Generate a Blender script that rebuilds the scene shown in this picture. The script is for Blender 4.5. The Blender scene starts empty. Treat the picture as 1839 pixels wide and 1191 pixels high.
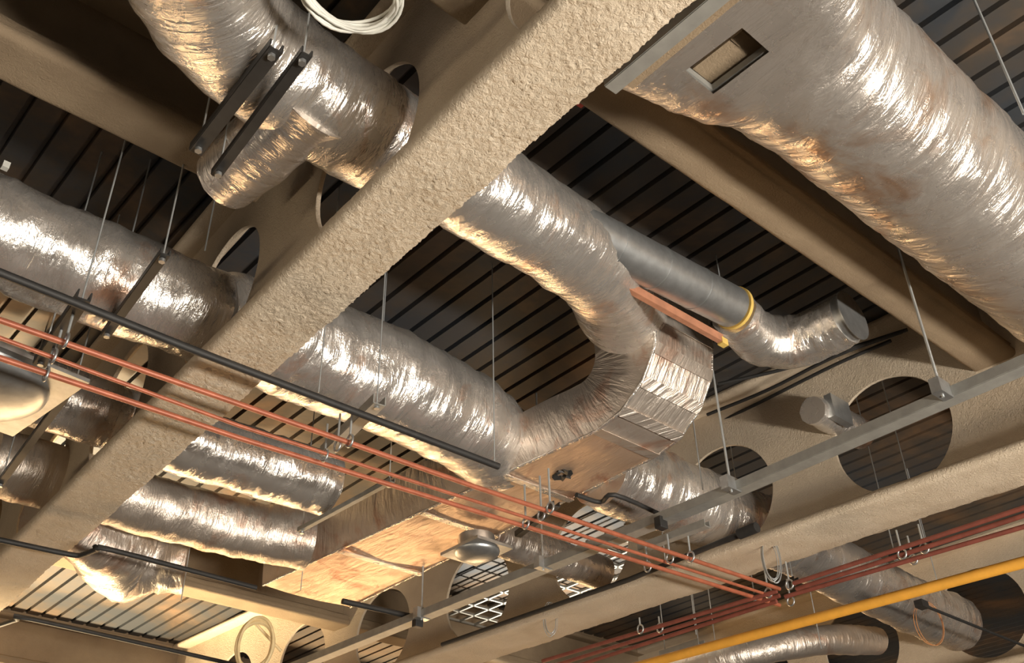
import bpy, bmesh, math, random
from mathutils import Vector, Matrix, noise
random.seed(7)
H = 1.6                      # eye height; all working heights below are measured from the eye
DECK = 3.65
S = bpy.context.scene
COL = S.collection

# ------------------------------------------------------------------ camera (from the two vanishing points)
CX, CY = 919.5, 595.5
A = Vector((3400.0 - CX, -(1790.0 - CY))); B = Vector((-1050.0 - CX, -(1900.0 - CY)))
F = math.sqrt(-A.dot(B))
U = Vector((A.x, A.y, -F)).normalized()
V = Vector((B.x, B.y, -F)).normalized(); V = (V - U * U.dot(V)).normalized()
W = U.cross(V)
if W.y < 0: W = -W
ROT = Matrix((U, V, W))
cam_d = bpy.data.cameras.new('camera'); cam = bpy.data.objects.new('camera', cam_d); COL.objects.link(cam)
cam.matrix_world = Matrix.Translation((0, 0, H)) @ ROT.to_4x4()
cam_d.sensor_fit = 'HORIZONTAL'; cam_d.sensor_width = 36.0; cam_d.lens = 36.0 * F / 1839.0
cam_d.clip_start = 0.05; cam_d.clip_end = 200
S.camera = cam

def wray(p): return ROT @ Vector((p[0] - CX, -(p[1] - CY), -F))
def onz(p, z): d = wray(p); return d * (z / d.z)
def onu(p, u): d = wray(p); return d * (u / d.x)
def onv(p, v): d = wray(p); return d * (v / d.y)

# ------------------------------------------------------------------ materials
def new_mat(name):
    m = bpy.data.materials.new(name); m.use_nodes = True
    nt = m.node_tree; b = nt.nodes['Principled BSDF']
    return m, nt, b
def N(nt, t, **kw):
    n = nt.nodes.new(t)
    for k, v in kw.items():
        if k in n.inputs: n.inputs[k].default_value = v
        else: setattr(n, k, v)
    return n
def ramp(nt, fac, stops):
    r = nt.nodes.new('ShaderNodeValToRGB'); e = r.color_ramp.elements
    e[0].position, e[0].color = stops[0][0], (*stops[0][1], 1)
    e[1].position, e[1].color = stops[-1][0], (*stops[-1][1], 1)
    for p, c in stops[1:-1]:
        x = e.new(p); x.color = (*c, 1)
    nt.links.new(fac, r.inputs[0]); return r.outputs[0]
def bump_chain(nt, b, items):
    last = None
    for h, s, d in items:
        bn = N(nt, 'ShaderNodeBump'); bn.inputs['Strength'].default_value = s; bn.inputs['Distance'].default_value = d
        nt.links.new(h, bn.inputs['Height'])
        if last: nt.links.new(last, bn.inputs['Normal'])
        last = bn.outputs[0]
    nt.links.new(last, b.inputs['Normal'])
def noise_out(nt, src, scale, detail=3, rough=.5, dist=0.0, mapscale=None):
    if mapscale:
        mp = N(nt, 'ShaderNodeMapping'); mp.inputs['Scale'].default_value = mapscale
        nt.links.new(src, mp.inputs[0]); src = mp.outputs[0]
    n = N(nt, 'ShaderNodeTexNoise'); n.inputs['Scale'].default_value = scale; n.inputs['Detail'].default_value = detail
    n.inputs['Roughness'].default_value = rough; n.inputs['Distortion'].default_value = dist
    nt.links.new(src, n.inputs['Vector']); return n.outputs['Fac']

def mat_fireproof(name, c0, c1, bs=0.6):
    m, nt, b = new_mat(name); g = N(nt, 'ShaderNodeNewGeometry').outputs['Position']
    n1 = noise_out(nt, g, 3.0, 4, .6); nt.links.new(ramp(nt, n1, [(.3, c0), (.7, c1)]), b.inputs['Base Color'])
    n2 = noise_out(nt, g, 55, 4, .6, 1.2); n3 = noise_out(nt, g, 160, 2)
    bump_chain(nt, b, [(n2, bs, .012), (n3, bs * .6, .004)])
    b.inputs['Roughness'].default_value = .95; b.inputs['Specular IOR Level'].default_value = .15
    return m
def mat_foil(name, tint=(.80, .74, .68), rough=.25, stain=(.62, .43, .31), dark=None):
    m, nt, b = new_mat(name); uv = N(nt, 'ShaderNodeUVMap').outputs[0]; g = N(nt, 'ShaderNodeNewGeometry').outputs['Position']
    st = noise_out(nt, g, 2.6, 5, .65, .6)
    nt.links.new(ramp(nt, st, [(.35, tint), (.55, tint), (.70, stain)]), b.inputs['Base Color'])
    b.inputs['Metallic'].default_value = .8
    rn = noise_out(nt, g, 9, 3); mr = N(nt, 'ShaderNodeMapRange'); mr.inputs[3].default_value = rough - .07; mr.inputs[4].default_value = rough + .14
    nt.links.new(rn, mr.inputs[0]); nt.links.new(mr.outputs[0], b.inputs['Roughness'])
    w1 = noise_out(nt, uv, 2.2, 4, .55, .5, (7, 1.2, 1))        # wrinkles running round the wrap
    w2 = noise_out(nt, uv, 9, 5, .65, .9, (2.2, .8, 1))
    w3 = noise_out(nt, g, 45, 3, .6, 1.0)
    bump_chain(nt, b, [(w1, .42, .04), (w2, .42, .022), (w3, .3, .004)])
    return m
def mat_plain(name, c, rough=.5, metal=0.0, var=.12, bump=.0):
    m, nt, b = new_mat(name); g = N(nt, 'ShaderNodeNewGeometry').outputs['Position']
    n = noise_out(nt, g, 14, 4, .6)
    lo = tuple(max(0, x * (1 - var)) for x in c); hi = tuple(min(1, x * (1 + var)) for x in c)
    nt.links.new(ramp(nt, n, [(.3, lo), (.7, hi)]), b.inputs['Base Color'])
    b.inputs['Roughness'].default_value = rough; b.inputs['Metallic'].default_value = metal
    if bump: bump_chain(nt, b, [(noise_out(nt, g, 30, 3), bump, .006)])
    return m
def mat_deck():
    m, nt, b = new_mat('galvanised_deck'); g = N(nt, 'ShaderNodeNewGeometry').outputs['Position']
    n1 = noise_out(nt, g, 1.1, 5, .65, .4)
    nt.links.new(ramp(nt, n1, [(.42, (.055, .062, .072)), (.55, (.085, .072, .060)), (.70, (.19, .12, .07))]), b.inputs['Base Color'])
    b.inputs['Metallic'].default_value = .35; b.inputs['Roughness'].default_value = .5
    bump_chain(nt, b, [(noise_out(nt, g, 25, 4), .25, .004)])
    return m
M = dict(
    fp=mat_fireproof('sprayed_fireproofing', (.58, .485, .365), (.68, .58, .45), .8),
    fp2=mat_fireproof('sprayed_fireproofing_secondary', (.24, .18, .12), (.31, .24, .16), .4),  # browner coat, its colour lowered further to stand in for shade on the secondaries
    foil=mat_foil('foil_wrap'),
    foil_warm=mat_foil('foil_wrap_worn', (.76, .68, .60), .36, (.60, .36, .25)),
    foil_bright=mat_foil('foil_wrap_new', (.86, .82, .77), .22, (.80, .50, .34)),
    board=mat_foil('foil_faced_board', (.86, .66, .50), .42, (.55, .27, .17)),
    galv=mat_plain('galvanised_sheet', (.55, .57, .58), .38, .85, .15, .1),
    galv_dull=mat_plain('dull_galvanised_strut', (.33, .33, .31), .55, .4, .12),
    black=mat_plain('black_iron', (.028, .027, .026), .6, .1, .2),
    copper=mat_plain('red_primed_pipe', (.42, .13, .07), .45, .15, .2),
    darkred=mat_plain('dark_red_pipe', (.24, .07, .05), .5, .1, .2),
    yellow=mat_plain('yellow_pipe_paint', (.85, .42, .06), .5, 0, .08),
    white=mat_plain('white_cable', (.72, .72, .66), .5, 0, .1),
    cream=mat_plain('cream_cable', (.85, .68, .38), .55, 0, .1),
    rod=mat_plain('zinc_rod', (.50, .53, .54), .4, .5, .1),
    orange=mat_plain('orange_wire', (.65, .28, .1), .5, 0, .1),
    red=mat_plain('red_tape', (.55, .06, .04), .5, 0, .1),
    tape=mat_plain('yellow_tape', (.75, .52, .14), .5, 0, .1),
    wood=mat_plain('brown_lining', (.42, .19, .11), .7, 0, .2),
    deck=mat_deck(),
    floor=mat_plain('bare_concrete_floor', (.13, .11, .09), .8, 0, .15),
)

# ------------------------------------------------------------------ object helpers
def up(p): return Vector((p[0], p[1], p[2] + H))
def tag(o, label=None, cat=None, group=None, kind=None):
    if label: o['label'] = label
    if cat: o['category'] = cat
    if group: o['group'] = group
    if kind: o['kind'] = kind
    return o
def thing(name, loc, label, cat, group=None):
    o = bpy.data.objects.new(name, None); COL.objects.link(o); o.location = up(loc); o.empty_display_size = .1
    return tag(o, label, cat, group)
class Mesh:
    """collects shapes in eye-relative coordinates, with a length/girth UV"""
    def __init__(s): s.v = []; s.f = []; s.uv = []; s.sm = []
    def add(s, verts, faces, uvs=None, smooth=True):
        k = len(s.v); s.v += [Vector(x) for x in verts]
        for i, f in enumerate(faces):
            s.f.append([k + j for j in f]); s.sm.append(smooth)
            s.uv.append(uvs[i] if uvs else [(verts[j][0] + verts[j][1], verts[j][2] + .3 * verts[j][1]) for j in f])
        return s
    def build(s, name, mat, parent=None, at=None, bevel=0, kind=None):
        if at is None:
            at = parent.location - Vector((0, 0, H)) if parent else sum(s.v, Vector()) / len(s.v)
        if parent and parent.parent: at = parent.parent.location - Vector((0, 0, H)) if at is None else at
        me = bpy.data.meshes.new(name); me.from_pydata([x - Vector(at) for x in s.v], [], s.f); me.update()
        uvl = me.uv_layers.new(name='UVMap'); i = 0
        flat = [c for f in s.uv for c in f]
        for l in range(len(me.loops)): uvl.data[l].uv = flat[l]
        for p, q in zip(me.polygons, s.sm): p.use_smooth = q
        o = bpy.data.objects.new(name, me); COL.objects.link(o); me.materials.append(mat)
        if parent: o.parent = parent
        else: o.location = up(at)
        if bevel:
            md = o.modifiers.new('bevel', 'BEVEL'); md.width = bevel; md.segments = 2; md.limit_method = 'ANGLE'
        if kind: o['kind'] = kind
        return o
def sub(m, name, mat, part, root):
    """a sub-part: child of a part, whose own origin sits on the root"""
    o = m.build(name, mat, None, at=root.location - Vector((0, 0, H))); o.location = (0, 0, 0); o.parent = part; return o
def box(m, c, s, rot=None):
    c = Vector(c); R = rot or Matrix.Identity(3)
    vs = [c + R @ Vector((x * s[0] / 2, y * s[1] / 2, z * s[2] / 2)) for x in (-1, 1) for y in (-1, 1) for z in (-1, 1)]
    m.add(vs, [(0, 1, 3, 2), (4, 6, 7, 5), (0, 4, 5, 1), (2, 3, 7, 6), (0, 2, 6, 4), (1, 5, 7, 3)], smooth=False); return m
def frame(d):
    d = d.normalized(); a = Vector((0, 0, 1)) if abs(d.z) < .95 else Vector((0, 1, 0))
    x = d.cross(a).normalized(); return x, x.cross(d).normalized()
def catmull(pts, n):
    P = [Vector(p) for p in pts]; P = [2 * P[0] - P[1]] + P + [2 * P[-1] - P[-2]]; out = []
    for i in range(1, len(P) - 2):
        for k in range(n):
            t = k / n
            out.append(.5 * ((2 * P[i]) + (P[i + 1] - P[i - 1]) * t + (2 * P[i - 1] - 5 * P[i] + 4 * P[i + 1] - P[i + 2]) * t * t + (3 * P[i] - P[i - 1] - 3 * P[i + 1] + P[i + 2]) * t ** 3))
    out.append(P[-2]); return out
def tube(m, pts, r, seg=10, cap=True, wob=0.0, step=None, sx=None, seed=0.0, lump=0.0, inner=0.0):
    """pts polyline, r a number or a list; wob = real wrinkling of the surface"""
    P = [Vector(p) for p in pts]; R = r if isinstance(r, (list, tuple)) else [r] * len(P)
    if step:
        Q = []; RR = []
        for i in range(len(P) - 1):
            n = max(1, int((P[i + 1] - P[i]).length / step))
            for k in range(n): Q.append(P[i].lerp(P[i + 1], k / n)); RR.append(R[i] * (1 - k / n) + R[i + 1] * k / n)
        Q.append(P[-1]); RR.append(R[-1]); P, R = Q, RR
    L = 0; ring = []; lens = []
    x = None
    for i, p in enumerate(P):
        d = (P[min(i + 1, len(P) - 1)] - P[max(i - 1, 0)])
        if i: L += (P[i] - P[i - 1]).length
        if x is None: x, y = frame(d)
        else:
            dn = d.normalized(); x = (x - dn * x.dot(dn)).normalized(); y = x.cross(dn)
        for k in range(seg):
            a = 2 * math.pi * k / seg; n = x * math.cos(a) + y * math.sin(a); rr = R[i]
            if wob:
                q = Vector((L * 9 + seed, n.x * 1.3 + n.y, n.z * 1.5 + seed))
                rr += wob * (noise.noise(q) + .6 * noise.noise(q * 2.3 + Vector((3, 1, 7))))
                rr += lump * noise.noise(Vector((L * 2.2 + seed * 3, n.y * .8, n.z * .8)))
            ring.append(p + n * rr)
        lens.append(L)
    fs = []; uv = []
    for i in range(len(P) - 1):
        g = 2 * math.pi * R[i] / seg
        for k in range(seg):
            k2 = (k + 1) % seg
            fs.append((i * seg + k, i * seg + k2, (i + 1) * seg + k2, (i + 1) * seg + k))
            uv.append([(lens[i] + seed, k * g), (lens[i] + seed, (k + 1) * g), (lens[i + 1] + seed, (k + 1) * g), (lens[i + 1] + seed, k * g)])
    m.add(ring, fs, uv)
    if cap:
        for b0 in (0, (len(P) - 1) * seg):
            m.add([ring[b0 + k] for k in range(seg)], [tuple(range(seg))], [[(0, 0)] * seg], smooth=False)
    if inner:
        tube(m, [P[0], P[-1]], inner, seg, False)
    return m
def rod(m, p, z0, z1=DECK, r=.0038):
    tube(m, [(p[0], p[1], z0), (p[0], p[1], z1)], r, 6); return m

# ------------------------------------------------------------------ the setting: deck overhead, floor below, far walls
def deck():
    m = Mesh(); p = .157; x0, x1 = -9.0, 26.0; y0, y1 = -9.0, 24.0
    phase = (.723 * DECK) % p
    prof = []; n = int((x1 - x0) / p)
    for i in range(n):
        x = x0 + i * p + phase
        prof += [(x - .017, 0), (x - .011, .038), (x + .011, .038), (x + .017, 0)]
    vs = []; fs = []
    ys = [y0, y1]
    for (x, z) in prof:
        for y in ys: vs.append((x, y, DECK + z))
    for i in range(len(prof) - 1): fs.append((2 * i, 2 * i + 1, 2 * i + 3, 2 * i + 2))
    m.add(vs, fs, smooth=False)
    k = len(m.v)
    m.add([(x0, y0, DECK + .16), (x1, y0, DECK + .16), (x1, y1, DECK + .16), (x0, y1, DECK + .16)], [(0, 1, 2, 3)], smooth=False)
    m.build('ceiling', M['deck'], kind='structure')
deck()
m = Mesh(); m.add([(-9, -9, -H), (26, -9, -H), (26, 24, -H), (-9, 24, -H)], [(0, 1, 2, 3)], smooth=False); m.build('floor', M['floor'], kind='structure')

# ------------------------------------------------------------------ sprayed cellular beams
def web_with_holes(m, f, s0, s1, z0, z1, centers, r, zc, t):
    """f(s,z,off) -> point; plate from s0..s1, z0..z1 with round holes"""
    bays = []; cs = [c for c in centers if s0 + r < c < s1 - r]
    edges = [s0] + [(a + b) / 2 for a, b in zip(cs[:-1], cs[1:])] + [s1]
    n = 48
    for c, a, b in zip(cs, edges[:-1], edges[1:]):
        for side in (-1, 1):
            ring = []; out = []
            for k in range(n):
                th = 2 * math.pi * k / n + math.pi / 4; co, si = math.cos(th), math.sin(th)
                ring.append(f(c + r * co, zc + r * si, side * t * .5))
                tx = (b - c) / co if co > 1e-6 else ((a - c) / co if co < -1e-6 else 1e9)
                tz = (z1 - zc) / si if si > 1e-6 else ((z0 - zc) / si if si < -1e-6 else 1e9)
                q = min(tx, tz); out.append((c + q * co, zc + q * si))
            corners = {}
            pts = ring + [f(x, z, side * t / 2) for x, z in out]
            fs = []
            for k in range(n):
                k2 = (k + 1) % n; fs.append((k, k2, n + k2, n + k))
            # fill the corners the radial fan misses
            for (x, z) in ((a, z0), (a, z1), (b, z0), (b, z1)):
                for k in range(n):
                    k2 = (k + 1) % n; p1, p2 = out[k], out[k2]
                    on1 = (abs(p1[0] - x) < 1e-5, abs(p1[1] - z) < 1e-5); on2 = (abs(p2[0] - x) < 1e-5, abs(p2[1] - z) < 1e-5)
                    if (on1[0] and on2[1] and not (on1[1] or on2[0])) or (on1[1] and on2[0] and not (on1[0] or on2[1])):
                        pts.append(f(x, z, side * t / 2)); fs.append((n + k, n + k2, len(pts) - 1))
            m.add(pts, fs, smooth=False)
        rim = []; fs = []
        for k in range(n):
            th = 2 * math.pi * k / n + math.pi / 4
            for side, dr in ((-1, 0), (-.5, -.002), (.5, -.002), (1, 0)):
                rim.append(f(c + (r + dr) * math.cos(th), zc + (r + dr) * math.sin(th), side * t / 2))
        for k in range(n):
            k2 = (k + 1) % n
            for j in range(3): fs.append((4 * k + j, 4 * k2 + j, 4 * k2 + j + 1, 4 * k + j + 1))
        m.add(rim, fs)
def flange(m, f, s0, s1, z, w, t, ds, nw, amp, drop=0):
    """rough sprayed flange swept along s; f(s,z,off)"""
    prof = []      # closed rounded profile (off, z)
    hw = w / 2; rr = min(t * .45, .03)
    bot = [(-hw + rr + (w - 2 * rr) * i / nw, z) for i in range(nw + 1)]
    arc = lambda cx, cz, a0, a1: [(cx + rr * math.cos(a0 + (a1 - a0) * i / 4), cz + rr * math.sin(a0 + (a1 - a0) * i / 4)) for i in range(1, 4)]
    prof = bot + arc(hw - rr, z + rr, -math.pi / 2, 0) + [(hw, z + rr), (hw, z + t - rr)] + [(hw - rr, z + t), (.12, z + t + .012), (.045, z + t + .05)]
    prof += [(-.045, z + t + .05), (-.12, z + t + .012), (-hw + rr, z + t), (-hw, z + t - rr), (-hw, z + rr)] + arc(-hw + rr, z + rr, math.pi, 1.5 * math.pi)
    n = int((s1 - s0) / ds); k = len(prof); vs = []; fs = []
    for i in range(n + 1):
        s = s0 + (s1 - s0) * i / n
        for (o, zz) in prof:
            p = f(s, zz, o)
            if amp:
                q = Vector((s * 48, o * 62, zz * 30)); q += Vector((noise.noise(q * .35), noise.noise(q * .35 + Vector((9, 2, 4))), 0)) * 1.6
                d = amp * (1.3 * abs(noise.noise(q)) + .8 * noise.noise(q * 2.1) - .4) + amp * 1.4 * noise.noise(q * .12)
                d *= .25 + .75 * min(1, max(0, (o + hw) / .07))
                p = p + Vector((0, 0, -d if zz < z + t * .5 else d)) + (f(s, zz, o * 1.02) - f(s, zz, o)).normalized() * (d * .8 if abs(o) > hw - rr - .001 else 0)
            vs.append(p)
    for i in range(n):
        for j in range(k):
            j2 = (j + 1) % k; fs.append((i * k + j, i * k + j2, (i + 1) * k + j2, (i + 1) * k + j))
    m.add(vs, fs); m.add([vs[j] for j in range(k)], [tuple(range(k))], smooth=False); m.add([vs[n * k + j] for j in range(k)], [tuple(range(k))], smooth=False)

def beam(name, f, s0, s1, zb, zt, w, label, centers=(), r=.37, zc=2.95, mat='fp', ds=.05, amp=.004, fine=None, tw=.022):
    base = f((s0 + s1) / 2, zb, 0)
    o = thing(name, base, label, 'beam', 'sprayed steel beams under the deck')
    m = Mesh()
    t = .075
    if centers: web_with_holes(m, f, s0, s1, zb + t, zt - .03, centers, r, zc, tw)
    else:
        box_pts = [f(s, z, o_) for s in (s0, s1) for z in (zb + t, zt) for o_ in (-tw / 2, tw / 2)]
        m.add(box_pts, [(0, 1, 3, 2), (4, 6, 7, 5), (0, 2, 6, 4), (1, 5, 7, 3), (0, 4, 5, 1), (2, 3, 7, 6)], smooth=False)
    m.build('web', M[mat], o)
    m = Mesh()
    segs = [(s0, s1, ds, 6)] if not fine else ([(s0, fine[0], .08, 6)] if fine[0] > s0 else []) + [(fine[0], fine[1], fine[2], fine[3])] + [(fine[1], fine[1] + 2.5, .014, 22), (fine[1] + 2.5, s1, .06, 8)]
    for a, b_, d, nw in segs: flange(m, f, a, b_, zb, w, t, d, nw, amp)
    m.build('bottom_flange', M[mat], o)
    m = Mesh(); flange(m, f, s0, s1, zt - .06, max(.25, w * .62), .058, .2, 3, 0); m.build('top_flange', M[mat], o)
    return o
main_f = lambda s, z, o: Vector((1.492 + .037 * s + o, s, z))
beam('sprayed_beam', main_f, -2.5, 16, 2.45, DECK, .325, 'broad tan sprayed beam crossing the whole picture diagonally in front of the ducts',
     [2.62 + 1.31 * k for k in range(-3, 10)], .39, 3.0, ds=.05, amp=.0055, fine=(.6, 5.0, .008, 40))
gird_f = lambda s, z, o: Vector((5.50 - .06 * s + o, s, z))
beam('sprayed_beam', gird_f, -2.5, 18, 2.45, DECK, .46, 'large tan sprayed girder with a row of round holes at the lower right',
     [2.51 + 1.22 * k for k in range(-4, 12)], .375, 2.93, ds=.05, amp=.004, fine=(.8, 7.5, .03, 12))
g2_f = lambda s, z, o: Vector((9.1 + o, s, z))
beam('sprayed_beam', g2_f, -2, 18, 2.45, DECK, .46, 'distant tan girder with round holes in the bottom right corner beyond the yellow pipe',
     [3.87 + 1.25 * k for k in range(-4, 10)], .40, 3.0, ds=.1, amp=.003)
def sec_f(v): return lambda s, z, o: Vector((s, v - o, z))
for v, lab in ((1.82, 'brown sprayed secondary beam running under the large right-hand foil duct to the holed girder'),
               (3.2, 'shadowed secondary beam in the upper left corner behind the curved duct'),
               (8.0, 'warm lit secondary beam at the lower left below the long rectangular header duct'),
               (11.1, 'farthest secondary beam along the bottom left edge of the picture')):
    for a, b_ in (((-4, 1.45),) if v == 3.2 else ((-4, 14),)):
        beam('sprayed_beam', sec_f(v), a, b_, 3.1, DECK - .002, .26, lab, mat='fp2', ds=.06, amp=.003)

# ------------------------------------------------------------------ wrapped ducts
GD = 'foil wrapped ducts'
def duct(name, pts, r, label, mat='foil', wob=.012, lump=.01, seg=56, step=.03, seed=0., cat='duct', collars=(), smooth_n=0):
    P = catmull(pts, smooth_n) if smooth_n else [Vector(p) for p in pts]
    if smooth_n and isinstance(r, (list, tuple)):
        RR = []
        for i in range(len(r) - 1):
            for k in range(smooth_n): RR.append(r[i] + (r[i + 1] - r[i]) * k / smooth_n)
        RR.append(r[-1]); r = RR
    m = Mesh(); tube(m, P, r, seg, True, wob, step, seed=seed, lump=lump)
    if collars is None: collars = ()
    mid = P[len(P) // 2]
    o = m.build(name, M[mat], None, at=mid)
    tag(o, label, cat, GD); return o, mid
def cpart(parent_obj, mid, m, name, mat):
    c = m.build(name, M[mat], None, at=mid); c.location = (0, 0, 0); c.parent = parent_obj; return c

# duct in the upper left, curving down and running through the second hole of the broad beam to the header
d2, mid = duct('foil_wrapped_duct', [(.22, 1.38, 2.79), (.385, 1.78, 2.80), (.60, 2.18, 2.90), (.94, 2.44, 2.98), (1.5, 2.52, 3.0), (2.1, 2.54, 3.03), (2.7, 2.62, 3.10), (3.1, 2.74, 3.2), (3.38, 2.9, 3.3), (3.62, 3.06, 3.36)],
     [.235, .235, .235, .233, .225, .225, .225, .235, .25, .26], 'crinkled foil duct curving in from the upper left, through the beam to the tall bend', 'foil_bright', .012, .012, 64, smooth_n=6, seed=1)
m = Mesh(); tube(m, catmull([(1.24, 2.45, 2.93), (1.22, 2.66, 2.90), (1.21, 2.86, 2.9), (1.2, 3.05, 2.92)], 5), [.2, .185, .17, .16, .155, .15, .15, .15, .15, .15, .145, .145, .14, .14, .14, .14], 40, True, .008, .03, seed=4)
cpart(d2, mid, m, 'branch_stub', 'foil')
# middle-left duct
duct('foil_wrapped_duct', [(-1.5, 3.92, 2.86), (.9, 3.92, 2.86), (1.6, 3.93, 2.86)], [.235, .235, .235],
     'crinkled foil duct at the left edge behind the black pipe, entering the broad beam', 'foil_bright', .014, .012, 60, seed=2)
duct('foil_wrapped_duct', [(1.6, 3.95, 2.87), (2.0, 3.98, 2.95), (2.8, 4.03, 2.98), (3.3, 4.12, 3.0), (3.76, 4.27, 3.0)], [.24, .285, .30, .30, .27],
     'bright foil duct between the broad beam and the header, above the black pipe', 'foil_bright', .016, .016, 60, seed=9)
# next duct down
duct('foil_wrapped_duct', [(-1.5, 5.1, 2.86), (1.6, 5.13, 2.86)], .185, 'dull foil duct at the left behind the three red pipes', 'foil', .010, .008, 48, seed=12)
o4, mid4 = duct('foil_wrapped_duct', [(1.6, 5.13, 2.86), (2.2, 5.13, 2.86), (3.02, 5.10, 2.86)], [.185, .2, .195], 'short foil duct ending open below the red pipes, right of the broad beam', 'foil_bright', .010, .008, 48, seed=14)
# duct 5 feeding the header end
duct('foil_wrapped_duct', [(1.3, 6.2, 2.92), (2.6, 6.2, 2.92), (3.1, 6.15, 2.92), (3.46, 6.05, 2.92)], [.2, .2, .2, .21], 'foil duct joining the far lower end of the rectangular header', 'foil_warm', .012, .014, 48, seed=15)
# big right hand duct with its transition to a rectangular mouth
def loftsec(m, secs, seg=64, wob=.008, seed=0., holes=None):
    ring = []; L = 0; fs = []; uv = []; lens = []
    for i, (c, hw, hh, e) in enumerate(secs):          # section in the y-z plane at x; e = superellipse exponent
        if i: L += (Vector(c) - Vector(secs[i - 1][0])).length
        lens.append(L)
        for k in range(seg):
            a = 2 * math.pi * k / seg; ca, sa = math.cos(a), math.sin(a)
            x = math.copysign(abs(ca) ** (2 / e), ca) * hw; z = math.copysign(abs(sa) ** (2 / e), sa) * hh
            n = Vector((0, x, z)).normalized(); q = Vector((L * 9 + seed, n.y * 1.6, n.z * 1.6))
            ring.append(Vector(c) + Vector((0, x, z)) + n * wob * (noise.noise(q) + .6 * noise.noise(q * 2.3)))
    for i in range(len(secs) - 1):
        for k in range(seg):
            k2 = (k + 1) % seg; fs.append((i * seg + k, i * seg + k2, (i + 1) * seg + k2, (i + 1) * seg + k))
            g = secs[i][1] * 6 / seg; uv.append([(lens[i], k * g), (lens[i], (k + 1) * g), (lens[i + 1], (k + 1) * g), (lens[i + 1], k * g)])
    m.add(ring, fs, uv)
def lerp(a, b, t): return a + (b - a) * t
secs = []
for i in range(40):
    t = i / 39; s_ = t * t * (3 - 2 * t)
    secs.append(((lerp(1.86, 2.85, t), lerp(1.20, 1.20, s_), lerp(3.08, 3.10, s_)), lerp(.46, .355, s_), lerp(.27, .355, s_), lerp(7, 2, min(1, s_ * 1.3))))
for i in range(1, 130): secs.append(((2.85 + i * .04, 1.20, 3.10), .355, .355, 2))
m = Mesh(); loftsec(m, secs, 72, .011, 20.)
bigd = m.build('foil_wrapped_duct', M['foil'], None, at=(4.5, 1.2, 3.1)); tag(bigd, 'largest foil duct in the upper right with a flat flared end against the broad beam', 'duct', GD)
# access opening cut in the flared flat underside
c = bpy.data.meshes.new('cut'); bm = bmesh.new(); bmesh.ops.create_cube(bm, size=1.0); bm.to_mesh(c); bm.free()
co = bpy.data.objects.new('cut', c); COL.objects.link(co); co.location = up((2.20, 1.27, 2.80)); co.scale = (.15, .25, .35)
bpy.context.view_layer.update()
md = bigd.modifiers.new('b', 'BOOLEAN'); md.object = co; md.operation = 'DIFFERENCE'; md.solver = 'FAST'
dg = bpy.context.evaluated_depsgraph_get(); nm = bpy.data.meshes.new_from_object(bigd.evaluated_get(dg))
bigd.modifiers.clear(); bigd.data = nm; bpy.data.objects.remove(co)
m = Mesh()
for (cx_, cy_, sx_, sy_) in ((2.20, 1.135, .19, .022), (2.20, 1.405, .19, .022), (2.115, 1.27, .022, .25), (2.285, 1.27, .022, .25)): box(m, (cx_, cy_, 2.822), (sx_, sy_, .03))
cf = m.build('opening_frame', M['galv_dull'], None, at=(4.5, 1.2, 3.1)); cf.location = (0, 0, 0); cf.parent = bigd
m = Mesh(); box(m, (2.235, 1.27, 2.86), (.115, .26, .012)); box(m, (2.20, 1.20, 2.855), (.05, .05, .01))
cf = m.build('access_panel', M['fp2'], None, at=(4.5, 1.2, 3.1)); cf.location = (0, 0, 0); cf.parent = bigd

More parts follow.
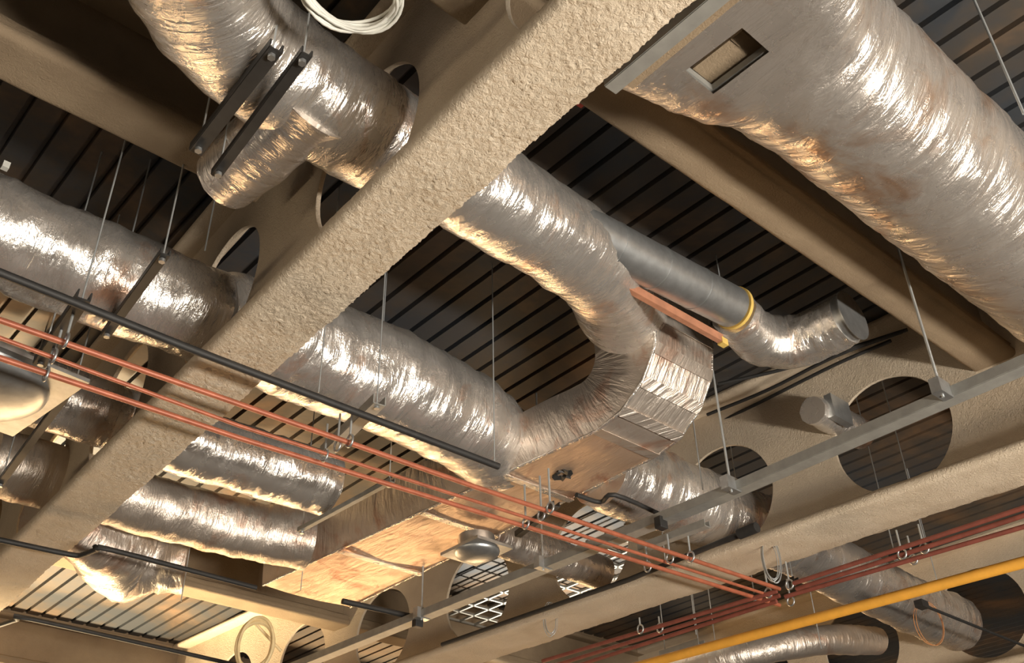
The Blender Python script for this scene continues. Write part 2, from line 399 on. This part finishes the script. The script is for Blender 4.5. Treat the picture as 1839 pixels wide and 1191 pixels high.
# rectangular header with its tall end bend
def header():
    o = thing('header_duct', (3.85, 4.6, 2.75), 'long rectangular foil faced header duct turning up at its near end in the centre right', 'duct', GD)
    near = lambda v: lerp(3.69, 3.46, (v - 3.4) / 3.0) if v > 3.4 else 3.69
    far = lambda v: 4.17 + .01 * (v - 3)
    # profile along the run: list of (v,z) of the lower/outer line and of the upper/inner line
    low = []; upp = []
    R_ = .52
    for i in range(9): low.append((2.88, lerp(3.62, 2.75 + R_, i / 8)))
    for i in range(1, 13):
        a = math.pi * .5 * i / 12; low.append((2.88 + R_ * (1 - math.cos(a)), 2.75 + R_ * (1 - math.sin(a))))
    n1 = len(low)
    for j in range(9, n1 - 1):                       # the bend is made of flat gores, three steps each
        k0 = 8 + 3 * ((j - 8) // 3); t = ((j - 8) % 3) / 3; a_, b_ = low[k0], low[min(k0 + 3, n1 - 1)]
        if t: low[j] = (lerp(a_[0], b_[0], t), lerp(a_[1], b_[1], t))
    for i in range(1, 61): low.append((2.88 + R_ + (6.62 - 3.40) * i / 60, 2.75))
    top = 3.10
    ru = .14
    for i in range(9): upp.append((3.36, lerp(3.62, top + ru, i / 8)))
    for i in range(1, 13):
        a = math.pi * .5 * i / 12; upp.append((3.36 + ru * (1 - math.cos(a)), top + ru * (1 - math.sin(a))))
    for i in range(1, 61): upp.append((3.50 + (6.62 - 3.50) * i / 60, top))
    def dn(v, z, u, k): return .008 * noise.noise(Vector((v * 5, z * 5, u * 4 + k)))
    # bottom / outer face
    m = Mesh(); nu = 14; vs = []; fs = []; uv = []
    L = 0; Ls = []
    for i, (v, z) in enumerate(low):
        if i: L += math.hypot(v - low[i - 1][0], z - low[i - 1][1])
        Ls.append(L)
        gore = -.006 * (1 if (i < n1 and (i // 4) % 2) else 0)
        for k in range(nu + 1):
            u = lerp(near(v), far(v), k / nu); bow = .012 * math.sin(math.pi * k / nu)
            vs.append((u, v + (gore if i < n1 else 0), z - bow * (1 if i > n1 else .2) + dn(v, z, u, 0)))
    for i in range(len(low) - 1):
        for k in range(nu):
            fs.append((i * (nu + 1) + k, i * (nu + 1) + k + 1, (i + 1) * (nu + 1) + k + 1, (i + 1) * (nu + 1) + k))
            uv.append([(k * .05, Ls[i]), ((k + 1) * .05, Ls[i]), ((k + 1) * .05, Ls[i + 1]), (k * .05, Ls[i + 1])])
    kb = (n1 - 1) * nu
    m.add(vs, fs[kb:], uv[kb:]); m.build('bottom_panel', M['board'], o)
    m = Mesh(); m.add(vs, fs[:kb], uv[:kb]); m.build('bend_panel', M['foil_warm'], o)
    # near side, far side
    for (fn, nm_, mt) in ((near, 'side_panel', 'foil_warm'), (far, 'side_panel', 'foil')):
        m = Mesh(); vs = []; fs = []; uv = []; nz = 8
        for i, ((v, z), (v2, z2)) in enumerate(zip(low, upp)):
            for k in range(nz + 1):
                t = k / nz; vv, zz = lerp(v, v2, t), lerp(z, z2, t)
                vs.append((fn(vv) + (-.004 if fn is near else .004) + (-1 if fn is near else 1) * (.02 * math.sin(math.pi * t) + 1.2 * dn(vv, zz, 9, 3)), vv, zz))
        for i in range(len(low) - 1):
            for k in range(nz):
                fs.append((i * (nz + 1) + k, i * (nz + 1) + k + 1, (i + 1) * (nz + 1) + k + 1, (i + 1) * (nz + 1) + k))
                uv.append([(Ls[i], k * .05), (Ls[i], k * .05 + .05), (Ls[i + 1], k * .05 + .05), (Ls[i + 1], k * .05)])
        m.add(vs, fs, uv); m.build(nm_, M[mt], o)
    m = Mesh(); vs = []; fs = []
    for i, (v, z) in enumerate(upp):
        for k in range(2): vs.append(((near(v), far(v))[k], v, z))
    for i in range(len(upp) - 1): fs.append((2 * i, 2 * i + 1, 2 * i + 3, 2 * i + 2))
    m.add(vs, fs); m.build('top_panel', M['foil'], o)
    m = Mesh(); v = 6.62
    m.add([(near(v), v, 2.75), (far(v), v, 2.75), (far(v), v, 3.1), (near(v), v, 3.1)], [(0, 1, 2, 3)], smooth=False); m.build('end_cap', M['foil_warm'], o)
    # corner tape beads
    for fn, s_ in ((near, -1), (far, 1)):
        m = Mesh(); tube(m, [(fn(v) + s_ * .002, v, z - .001) for v, z in low[4:]], .009, 6, True, .004, .05); m.build('corner_bead', M['foil_bright'], o)
    for vv in (4.12, 4.85, 5.7):
        m = Mesh(); box(m, (.5 * (near(vv) + far(vv)), vv, 2.733), (far(vv) - near(vv) + .02, .05, .008)); m.build('joint_tape', M['foil_bright'], o)
    for j in (8, 11, 14, 17, 20):
        v, z = low[j]; m = Mesh(); box(m, (.5 * (near(v) + far(v)), v - .006, z - .006), (far(v) - near(v), .07, .004), Matrix.Rotation(-math.pi / 2 + math.pi / 2 * (j - 8) / 12, 3, 'X')); m.build('joint_tape', M['foil_warm'], o)
    p = onz((1010, 852), 2.735); m = Mesh()
    for a in range(9):
        th = a * .7; box(m, (p.x + .035 * math.cos(th), p.y + .05 * math.sin(th), 2.728 + .004 * (a % 3)), (.04, .035, .01), Matrix.Rotation(th * 1.7, 3, 'Z') @ Matrix.Rotation(.5, 3, 'X'))
    m.build('torn_patch', M['black'], o)
header()

# duct beyond the header, into the second hole of the girder
duct('foil_wrapped_duct', [(4.19, 3.86, 2.86), (4.8, 3.84, 2.86), (5.7, 3.80, 2.85), (6.0, 3.80, 2.85)], [.25, .25, .24, .22], 'foil duct leaving the header and passing into the second round hole of the girder', 'foil_bright', .016, .014, 56, seed=31)
duct('foil_wrapped_duct', [(6.0, 3.8, 2.85), (6.8, 3.9, 2.86), (8.0, 4.0, 2.87), (8.85, 4.02, 2.88)], [.22, .22, .23, .23], 'foil duct in the lower right corner beyond the girder, crossed by the yellow pipe', 'foil', .014, .014, 48, seed=33)
duct('foil_wrapped_duct', [(4.19, 5.02, 2.84), (4.9, 5.04, 2.84), (5.42, 5.05, 2.84)], [.13, .13, .13], 'slim foil duct entering the girder hole beneath the pipes, centre bottom', 'foil', .006, .004, 36, seed=35)
duct('foil_wrapped_duct', [(7.2, 6.2, 2.6), (7.4, 5.4, 2.66), (8.0, 4.95, 2.8), (8.9, 4.85, 2.95)], [.13, .13, .13, .13], 'brownish foil duct along the bottom right edge under the yellow pipe', 'foil_warm', .008, .006, 32, smooth_n=5, seed=37)
# hole 1 of the girder: foil stub and the shut-off box beside it
o_, md_ = duct('foil_wrapped_duct', [(5.05, 2.83, 3.13), (5.3, 2.84, 3.16), (5.62, 2.84, 3.16)], [.09, .10, .10], 'short foil covered stub poking through the left side of the biggest girder hole', 'foil_bright', .01, .006, 28, seed=39)
m = Mesh(); box(m, (5.2, 2.74, 3.14), (.2, .05, .16)); cpart(o_, md_, m, 'bracket', 'galv')
# plain galvanised duct above the bend with a wrapped bend after it
P0 = Vector((2.6, 2.50, 3.10)); P1 = Vector((3.95, 2.52, 3.21))
g = thing('round_duct', P0, 'plain galvanised round duct with a yellow taped end behind the tall bend', 'duct', 'bare metal ducts')
m = Mesh(); tube(m, [P0, P0.lerp(P1, .95)], .115, 48, True); 
for k in range(1, 4): q = P0.lerp(P1, k * .24); tube(m, [q - (P1 - P0) * .004, q + (P1 - P0) * .004], .1185, 48, True)
m.build('duct_body', M['galv'], g)
m = Mesh(); q = P0.lerp(P1, .965); tube(m, [q - (P1 - P0) * .008, q + (P1 - P0) * .008], .122, 48, True); m.build('yellow_tape_band', M['tape'], g)
m = Mesh(); box(m, (3.3, 2.61, 3.035), (1.15, .03, .05)); m.build('support_board', M['wood'], g)
m = Mesh(); box(m, (3.88, 2.61, 3.02), (.05, .035, .04)); m.build('support_pad', M['tape'], g)
o_, md_ = duct('foil_wrapped_duct', [(3.93, 2.54, 3.2)] + [onz(p_, 3.2) for p_ in ((1355, 603), (1400, 614), (1445, 606), (1490, 588), (1518, 574))], [.13, .145, .15, .15, .145, .14],
     'foil wrapped bend with an open dark end beyond the plain metal duct', 'foil_bright', .014, .014, 44, smooth_n=5, seed=41)
m = Mesh(); qa, qb = onz((1516, 574), 3.2), onz((1530, 567), 3.2); tube(m, [qa, qb], .135, 40, False); tube(m, [qb, qb + (qb - qa) * .15], .148, 40, True)
cpart(o_, md_, m, 'metal_collar', 'galv')

# ------------------------------------------------------------------ pipes
def pipe(name, pts, r, label, mat, group, sm=0, seg=14):
    m = Mesh(); P = catmull(pts, sm) if sm else pts
    tube(m, P, r, seg, True); o = m.build(name, M[mat]); tag(o, label, 'pipe', group); return o
ZR = 2.27
GR = 'red pipes below the ducts'
for (a, b_, c_, lab) in (((0, 575), (840, 870), (1400, 1058), 'upper one of the three red pipes crossing from the left edge'),
                    ((0, 607), (430, 765), (1390, 1072), 'middle and thinnest of the three red pipes crossing from the left edge'),
                    ((0, 643), (430, 787), (1400, 1087), 'lowest of the three red pipes crossing from the left edge')):
    P = [onz(p, ZR) for p in (a, b_, c_)]; P[0] = P[1] + (P[0] - P[1]) * 1.6
    pipe('red_pipe', P, .0095 if 'thinnest' in lab else .013, lab, 'copper', GR)
for (a, b_, lab) in (((1425, 1048), (1839, 912), 'upper dark red pipe running to the right edge below the girder'),
                    ((1430, 1058), (1839, 926), 'middle dark red pipe running to the right edge below the girder'),
                    ((1410, 1072), (1839, 946), 'lower dark red pipe running to the right edge below the girder')):
    P = [onz(p, ZR) for p in (a, b_)]; P[1] = P[0] + (P[1] - P[0]) * 1.2
    pipe('red_pipe', P, .014, lab, 'darkred', GR)
for (a, b_, lab) in (((1100, 1150), (1395, 1062), 'upper dark red pipe along the bottom, left of the pipe junction'),
                    ((1100, 1163), (1400, 1070), 'middle dark red pipe along the bottom, left of the pipe junction'),
                    ((1060, 1188), (1395, 1080), 'lower dark red pipe along the bottom, left of the pipe junction')):
    P = [onz(p, ZR - .01) for p in (a, b_)]; P[0] = P[1] + (P[0] - P[1]) * 1.5
    pipe('red_pipe', P, .014, lab, 'darkred', GR)
P = [onz((0, 490), 2.32), onz((330, 622), 2.32), onz((895, 838), 2.32)]; P[0] = P[1] + (P[0] - P[1]) * 1.3
bp = pipe('black_pipe', P, .017, 'long black pipe from the left edge to the underside of the header', 'black', 'black pipes')
pipe('black_pipe', [onz(p, 2.5) for p in ((1035, 889), (1078, 902), (1104, 889), (1190, 926))], .014, 'short black pipe with a kink, right of the header above the pipes', 'black', 'black pipes', 4)
pipe('black_pipe', [onz(p, 2.35) for p in ((-60, 958), (0, 970), (125, 996), (150, 996), (175, 987), (200, 988), (460, 1056))], .016, 'thin dark pipe with a small jog crossing the lower left beam', 'black', 'black pipes', 4)
pipe('black_pipe', [onz(p, 2.45) for p in ((615, 1080), (750, 1110))], .02, 'short dark pipe from the header end to the grey strut', 'black', 'black pipes')
pipe('black_pipe', [onz(p, 2.4) for p in ((-80, 1146), (0, 1123), (32, 1113), (60, 1113), (400, 1189), (520, 1216))], .016, 'dark pipe in the bottom left corner', 'black', 'black pipes', 3)
P = [onz(p, 2.38) for p in ((1352, 950), (1130, 1041), (800, 1156))]; P[2] = P[1] + (P[2] - P[1]) * 1.02
pr = pipe('black_pipe', P, .017, 'dark conduit in front of the girder ending in a black fitting', 'black', 'black pipes')
m = Mesh(); q = P[0]; tube(m, [q + Vector((0, .1, 0)), q + Vector((0, -.03, 0))], .032, 14)
c_ = m.build('end_fitting', M['black'], None, at=pr.location - Vector((0, 0, H))); c_.location = (0, 0, 0); c_.parent = pr
P = [onz((1839, 1010), 2.2), onz((1200, 1182), 2.2)]; P = [P[0] + (P[0] - P[1]) * .3, P[1] + (P[1] - P[0]) * .5]
pipe('yellow_pipe', P, .034, 'bright yellow pipe running across the lower right corner', 'yellow', None, seg=20)

# grey strut channel hung in front of the girder
sa, sb, sc_ = onz((1839, 655), 2.4), onz((1300, 888), 2.4), onz((550, 1190), 2.4)
st = thing('strut_channel', sb, 'long grey hanging strut running from the right edge down to the bottom left', 'strut')
def channel(m, a, b_, w, h):
    a, b_ = Vector(a), Vector(b_); d = (b_ - a).normalized(); x = d.cross(Vector((0, 0, 1))).normalized(); L = (b_ - a).length
    R = Matrix((x, d, x.cross(d))).transposed(); c = (a + b_) / 2; t = .006
    box(m, c + R @ Vector((0, 0, -h / 2)), (w, L, t), R); box(m, c + R @ Vector((-w / 2, 0, 0)), (t, L, h), R); box(m, c + R @ Vector((w / 2, 0, 0)), (t, L, h), R)
m = Mesh(); channel(m, sa + (sa - sb) * .25, sb, .085, .05); channel(m, sb, sc_ + (sc_ - sb) * .1, .085, .05); m.build('channel', M['galv_dull'], st)
for p in ((1690, 700), (1312, 872), (975, 1014), (757, 1104)):
    q = onz(p, 2.4); m = Mesh(); rod(m, q, 2.36, r=.007); m.build('hanger_rod', M['rod'], st)
    m = Mesh(); box(m, (q.x, q.y, 2.405), (.11, .05, .075)); m.build('clamp', M['galv'], st)

# ------------------------------------------------------------------ trapeze hangers
def trapeze(a, b_, z, w, label, mat='black', rods=True, drops=(), group='trapeze hangers', rr=.004):
    a, b_ = onz(a, z), onz(b_, z); o = thing('trapeze_hanger', (a + b_) / 2, label, 'pipe hanger', group)
    m = Mesh(); channel(m, a, b_, w, w * .8); m.build('crossbar', M[mat], o)
    d = (b_ - a).normalized() * .03
    if rods:
        for q in {True: (a + d, b_ - d), 'near': (a + d,)}[rods]:
            m = Mesh(); rod(m, q, z - .03, r=rr); m.build('hanger_rod', M['rod'], o)
            m = Mesh(); tube(m, [(q.x, q.y, z - .035), (q.x, q.y, z - .02)], .014, 6); m.build('nut', M['galv'], o)
    for (p, t, zz) in drops:                       # drop rods with clevis rings round the pipes
        q = onz(p, zz); m = Mesh(); rod(m, q, zz + .03, z, .006); cl = m.build('drop_rod', M['rod'], o)
        m = Mesh(); ring = [(q.x, q.y + .026 * math.cos(a_ * math.pi / 8), zz + .030 * math.sin(a_ * math.pi / 8)) for a_ in range(17)]; tube(m, ring, .006, 6)
        sub(m, 'pipe_ring', M['galv'], cl, o)
    return o
trapeze((497, 82), (352, 268), 2.72, .045, 'slotted dark hanger bar, left one of two under the upper left duct')
trapeze((552, 92), (388, 312), 2.70, .035, 'plain dark hanger bar, right one of two under the upper left duct')
trapeze((298, 452), (190, 600), 2.60, .035, 'dark hanger bar across the foil duct at the left edge')
trapeze((152, 530), (72, 650), 2.42, .05, 'hanger with clamps carrying the red pipes near the left edge', drops=(((118, 612), 0, ZR), ((97, 640), 0, ZR), ((83, 672), 0, ZR)))
trapeze((140, 680), (0, 868), 2.6, .035, 'dark hanger bar below the red pipes at the left edge')
trapeze((682, 718), (585, 812), 2.44, .06, 'olive hanger bar with drop clamps where the black pipe crosses, centre', 'galv_dull', rods='near', drops=(((628, 792), 0, ZR), ((606, 800), 0, ZR), ((583, 818), 0, ZR)))
trapeze((705, 862), (538, 952), 2.62, .03, 'thin dark hanger bar below the short open ended foil duct', 'galv_dull')
trapeze((1270, 940), (1150, 985), 2.42, .05, 'grey hanger bar above the red pipes in front of the foil duct by the girder', 'galv_dull', rods=False, drops=(((1240, 1000), 0, ZR), ((1203, 1003), 0, ZR), ((1163, 1018), 0, ZR)))
trapeze((1000, 905), (930, 960), 2.5, .04, 'hanger with clamps where the red pipes leave the header edge', 'black', rods=False, drops=(((988, 912), 0, ZR), ((972, 925), 0, ZR), ((944, 940), 0, ZR)))
trapeze((1430, 1040), (1350, 1075), 2.42, .04, 'hanger at the junction of the red pipes below the girder', 'black', drops=(((1418, 1050), 0, ZR), ((1380, 1065), 0, ZR), ((1420, 1080), 0, ZR)))
trapeze((1670, 975), (1600, 1000), 2.42, .05, 'hanger carrying the dark red pipes near the right edge', 'black', drops=(((1660, 985), 0, ZR), ((1620, 995), 0, ZR), ((1640, 1005), 0, ZR)))
trapeze((1260, 1155), (1190, 1178), 2.35, .07, 'pale clamped strut at the bottom beside the yellow pipe', 'galv_dull', drops=(((1150, 1130), 0, ZR), ((1185, 1128), 0, ZR)))

# lone hanger rods seen against the deck
def lone(px, z0, label, r=.0036, mat='rod'):
    q = onz(px, z0); m = Mesh(); rod(m, q, z0, r=r); o = m.build('hanger_rod', M[mat]); tag(o, label, 'rod', 'hanger rods from the deck')
    return q
lone((683, 672), 2.9, 'thin hanger rod over the bright duct right of the broad beam')
lone((572, 705), 2.4, 'thin hanger rod beside the lower edge of the broad beam, above the black pipe')
lone((888, 835), 2.36, 'hanger rod at the end of the long black pipe')
lone((368, 450), 2.9, 'short thin rod above the duct at the left edge')
lone((1839, 205), 2.9, 'pale rod against the dark deck in the upper right corner', .006)
lone((1310, 600), 3.1, 'thin rod dropping past the end of the plain metal duct')
lone((1262, 880), 2.5, 'thin rod in front of the foil duct by the girder')
lone((540, 1060), 2.6, 'faint rod below the left end of the header')
lone((325, 1080), 2.5, 'faint rod below the lumpy foil duct')
lone((1250, 1140), 2.3, 'left one of two pale rods beside the bottom red pipes')
lone((1284, 1150), 2.3, 'right one of two pale rods beside the bottom red pipes')
lone((1475, 1165), 2.2, 'tan rod crossing the yellow pipe near the bottom')
lone((1690, 1070), 2.6, 'pale rod above the yellow pipe at the lower right')
lone((1195, 1010), 2.45, 'thin rod between the kinked black pipe and the red pipes')

# ------------------------------------------------------------------ coils of cable and wire
def coil(center, rx, ry, n, r, label, mat, axis='flat', name='cable_coil', tail=None):
    m = Mesh(); c = Vector(center)
    for k in range(n):
        ph = random.uniform(0, 6); pts = []
        a_, b2 = rx * random.uniform(.88, 1.06), ry * random.uniform(.85, 1.08); dz = random.uniform(-.015, .015)
        for i in range(33):
            t = i / 32 * 2 * math.pi
            if axis == 'flat': q = Vector((a_ * math.cos(t), b2 * math.sin(t), dz + .015 * math.sin(2 * t + ph)))
            else: q = Vector((a_ * math.cos(t) * .7, -a_ * math.cos(t) * .7 + dz, b2 * math.sin(t)))
            pts.append(c + q)
        tube(m, pts, r, 8, False)
    if tail: tube(m, tail, r, 8)
    o = m.build(name, M[mat]); tag(o, label, 'cable', 'coiled cables'); return o
c0 = onz((628, -20), 2.75); coil(c0, .17, .15, 9, .006, 'coil of pale cable hanging at the top edge left of the broad beam', 'white')
c1 = onz((458, 1158), 2.4); coil(c1, .14, .19, 9, .012, 'cream cable coil hanging near the bottom left of centre', 'cream', 'up', tail=[c1 + Vector((-.02, .02, .17)), onz((505, 1170), 2.4)])
c2 = onz((1382, 990), 2.42); coil(c2 + Vector((0, 0, -.05)), .05, .15, 7, .0018, 'thin grey wire coil hanging below the foil duct at the girder', 'rod', 'up', 'wire_coil')
c3 = onz((988, 1112), 2.45); coil(c3, .045, .12, 5, .0018, 'thin grey wire loop hanging from the conduit over the lower girder', 'rod', 'up', 'wire_coil')
c4 = onz((1668, 1120), 2.5); coil(c4, .11, .19, 2, .0025, 'orange wire loop hanging under the lower right foil duct', 'orange', 'up', 'wire_coil')

# ------------------------------------------------------------------ smaller fittings
# steel angle along the broad beam
m = Mesh(); a_, b_ = onz((1095, 152), 2.56), onz((1300, -20), 2.56); b_ = a_ + (b_ - a_) * 1.6
channel(m, a_, b_, .05, .05); o = m.build('steel_angle', M['galv_dull']); tag(o, 'grey steel angle along the upper right edge of the broad beam', 'angle')
m = Mesh(); a_, b_ = onz((1130, 148), 2.72), onz((1330, -20), 2.72); b_ = a_ + (b_ - a_) * 1.6
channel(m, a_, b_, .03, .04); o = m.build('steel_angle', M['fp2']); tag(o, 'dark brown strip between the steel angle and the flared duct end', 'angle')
# red tag and pale tag near the beam meeting
q = onz((1040, 182), 3.3); m = Mesh(); box(m, q, (.05, .03, .03)); o = m.build('red_tag', M['red']); tag(o, 'small red tag beside the broad beam above the secondary beam end', 'tag')
q = onz((10, 298), 3.3); m = Mesh(); box(m, q, (.03, .03, .035)); o = m.build('warning_tag', M['white']); tag(o, 'small white tag in the dark at the left edge', 'tag')
# galvanised fitting at the left edge
# wrapped plenum lump on the duct behind the red pipes, foil pieces to its left
duct('foil_wrapped_duct', [(.62, 6.2, 2.9), (1.0, 6.3, 2.9), (1.32, 6.35, 2.9)], [.2, .21, .19], 'dull foil duct piece in the dark at the left edge, left of the broad beam', 'foil', .02, .03, 36, seed=51)
o_, md_ = duct('flexible_duct', [onz(p_, 2.8) for p_ in ((60, 925), (150, 962), (200, 985), (240, 1003), (285, 1008), (335, 1012))], [.16, .2, .26, .29, .21, .22],
     'lumpy bright foil flexible duct at the lower left behind the thin dark pipe', 'foil_warm', .03, .05, 44, smooth_n=6, seed=53)
# dome and square plate by the girder
def outlet(q, sx, sy, rd, rz, label):
    g = thing('ceiling_outlet', q, label, 'outlet', 'square plated air outlets'); Rz = Matrix.Rotation(rz, 3, 'Z')
    m = Mesh(); box(m, q + Vector((0, 0, .1)), (sx, sy, .02), Rz); m.build('square_plate', M['galv'], g)
    m = Mesh(); tube(m, [q + Vector((0, 0, .1)), q + Vector((0, 0, .2))], rd * .8, 28); m.build('neck', M['galv'], g)
    m = Mesh(); vs = []; fs = []
    for i in range(9):
        a_ = i / 8 * math.pi / 2
        for k in range(36):
            t = 2 * math.pi * k / 36; vs.append(q + Vector((rd * math.cos(a_) * math.cos(t), rd * math.cos(a_) * math.sin(t), .09 - .32 * rd * math.sin(a_))))
    for i in range(8):
        for k in range(36): k2 = (k + 1) % 36; fs.append((i * 36 + k, i * 36 + k2, (i + 1) * 36 + k2, (i + 1) * 36 + k))
    m.add(vs, fs); m.build('dome', M['galv'], g)
outlet(onz((856, 1016), 2.48), .30, .38, .15, 0, 'grey square plate with a round dome beside the header, above the girder')
outlet(onz((-58, 716), 2.42), .74, .74, .33, .12, 'large pale square plate with a rounded dome at the left edge below the red pipes')
# junction boxes
for p, lab in (((750, 1118), 'small black junction box under the grey strut at the bottom'), ((1187, 940), 'small black junction box under the grey strut beside the red pipes')):
    q = onz(p, 2.36); m = Mesh(); box(m, q, (.065, .05, .07)); o = m.build('junction_box', M['black'], bevel=.006); tag(o, lab, 'junction box')
P = [onz(p, 2.4) for p in ((1655, 1086), (1839, 1160))]; P[1] = P[0] + (P[1] - P[0]) * 1.4
pr = pipe('black_pipe', P, .011, 'thin black pipe with a fitting in front of the lower right foil duct', 'black', 'black pipes')
m = Mesh(); box(m, P[0], (.09, .06, .05)); c_ = m.build('end_fitting', M['black'], None, at=pr.location - Vector((0, 0, H))); c_.location = (0, 0, 0); c_.parent = pr
# open metal grid under the lit deck, seen through the girder holes
m = Mesh()
for k in range(8): box(m, (5.95 + .19 * k, 6.55, 3.42), (.022, 2.7, .02))
for k in range(13): box(m, (6.6, 5.2 + .225 * k, 3.42), (1.4, .022, .02))
o = m.build('ceiling_grid', M['galv_dull']); tag(o, 'open square metal grid against the lit deck, seen through the girder holes', 'grid')
# dark cables along the top of the girder
for (pts, lab) in ((((1290, 690), (1400, 665), (1480, 640), (1630, 592)), 'dark cable along the top of the girder, uppermost of three'),
                   (((1270, 745), (1380, 700), (1500, 640), (1620, 596)), 'dark cable along the top of the girder, middle of three'),
                   (((1260, 775), (1380, 715), (1500, 655), (1600, 612)), 'dark cable along the top of the girder, lowest of three')):
    m = Mesh(); tube(m, catmull([onz(p, 3.5) for p in pts], 5), .012, 8); o = m.build('black_cable', M['black']); tag(o, lab, 'cable', 'dark cables along the girder')

# ------------------------------------------------------------------ light
def area(name, loc, rot, size, power, col):
    l = bpy.data.lights.new(name, 'AREA'); l.shape = 'RECTANGLE'; l.size, l.size_y = size; l.energy = power; l.color = col
    o = bpy.data.objects.new(name, l); COL.objects.link(o); o.location = loc; o.rotation_euler = rot; return o
area('window_daylight', (3.0, -4.6, .1), (math.radians(112), 0, 0), (4.6, .7), 1550, (1.0, .91, .79))
area('side_window_daylight', (-6.5, 3.5, .1), (math.radians(112), 0, math.radians(-90)), (6, .9), 190, (1.0, .80, .55))
area('far_window_daylight', (8.5, 17, .3), (math.radians(-104), 0, 0), (15, 1.6), 2000, (1.0, .64, .32))
def spot(name, loc, target, power, col, ang, blend=.6, rad=.2):
    l = bpy.data.lights.new(name, 'SPOT'); l.energy = power; l.color = col; l.spot_size = math.radians(ang); l.spot_blend = blend; l.shadow_soft_size = rad
    o = bpy.data.objects.new(name, l); COL.objects.link(o); o.location = loc
    o.rotation_euler = (Vector(target) - Vector(loc)).to_track_quat('-Z', 'Y').to_euler(); return o
spot('work_lamp', (2.6, 11.8, .4), (2.6, 9.6, 5.2), 7500, (1.0, .76, .45), 62)
spot('work_lamp', (6.6, 8.6, .4), (6.6, 6.5, 5.2), 7000, (1.0, .88, .7), 30)

w = bpy.data.worlds.new('world'); S.world = w; w.use_nodes = True
bg = w.node_tree.nodes['Background']; bg.inputs[0].default_value = (.75, .8, .9, 1); bg.inputs[1].default_value = .06
S.view_settings.view_transform = 'Standard'; S.view_settings.look = 'None'; S.view_settings.gamma = 1.0
S.view_settings.use_curve_mapping = False; S.view_settings.exposure = 0.0
S.cycles.max_bounces = 6
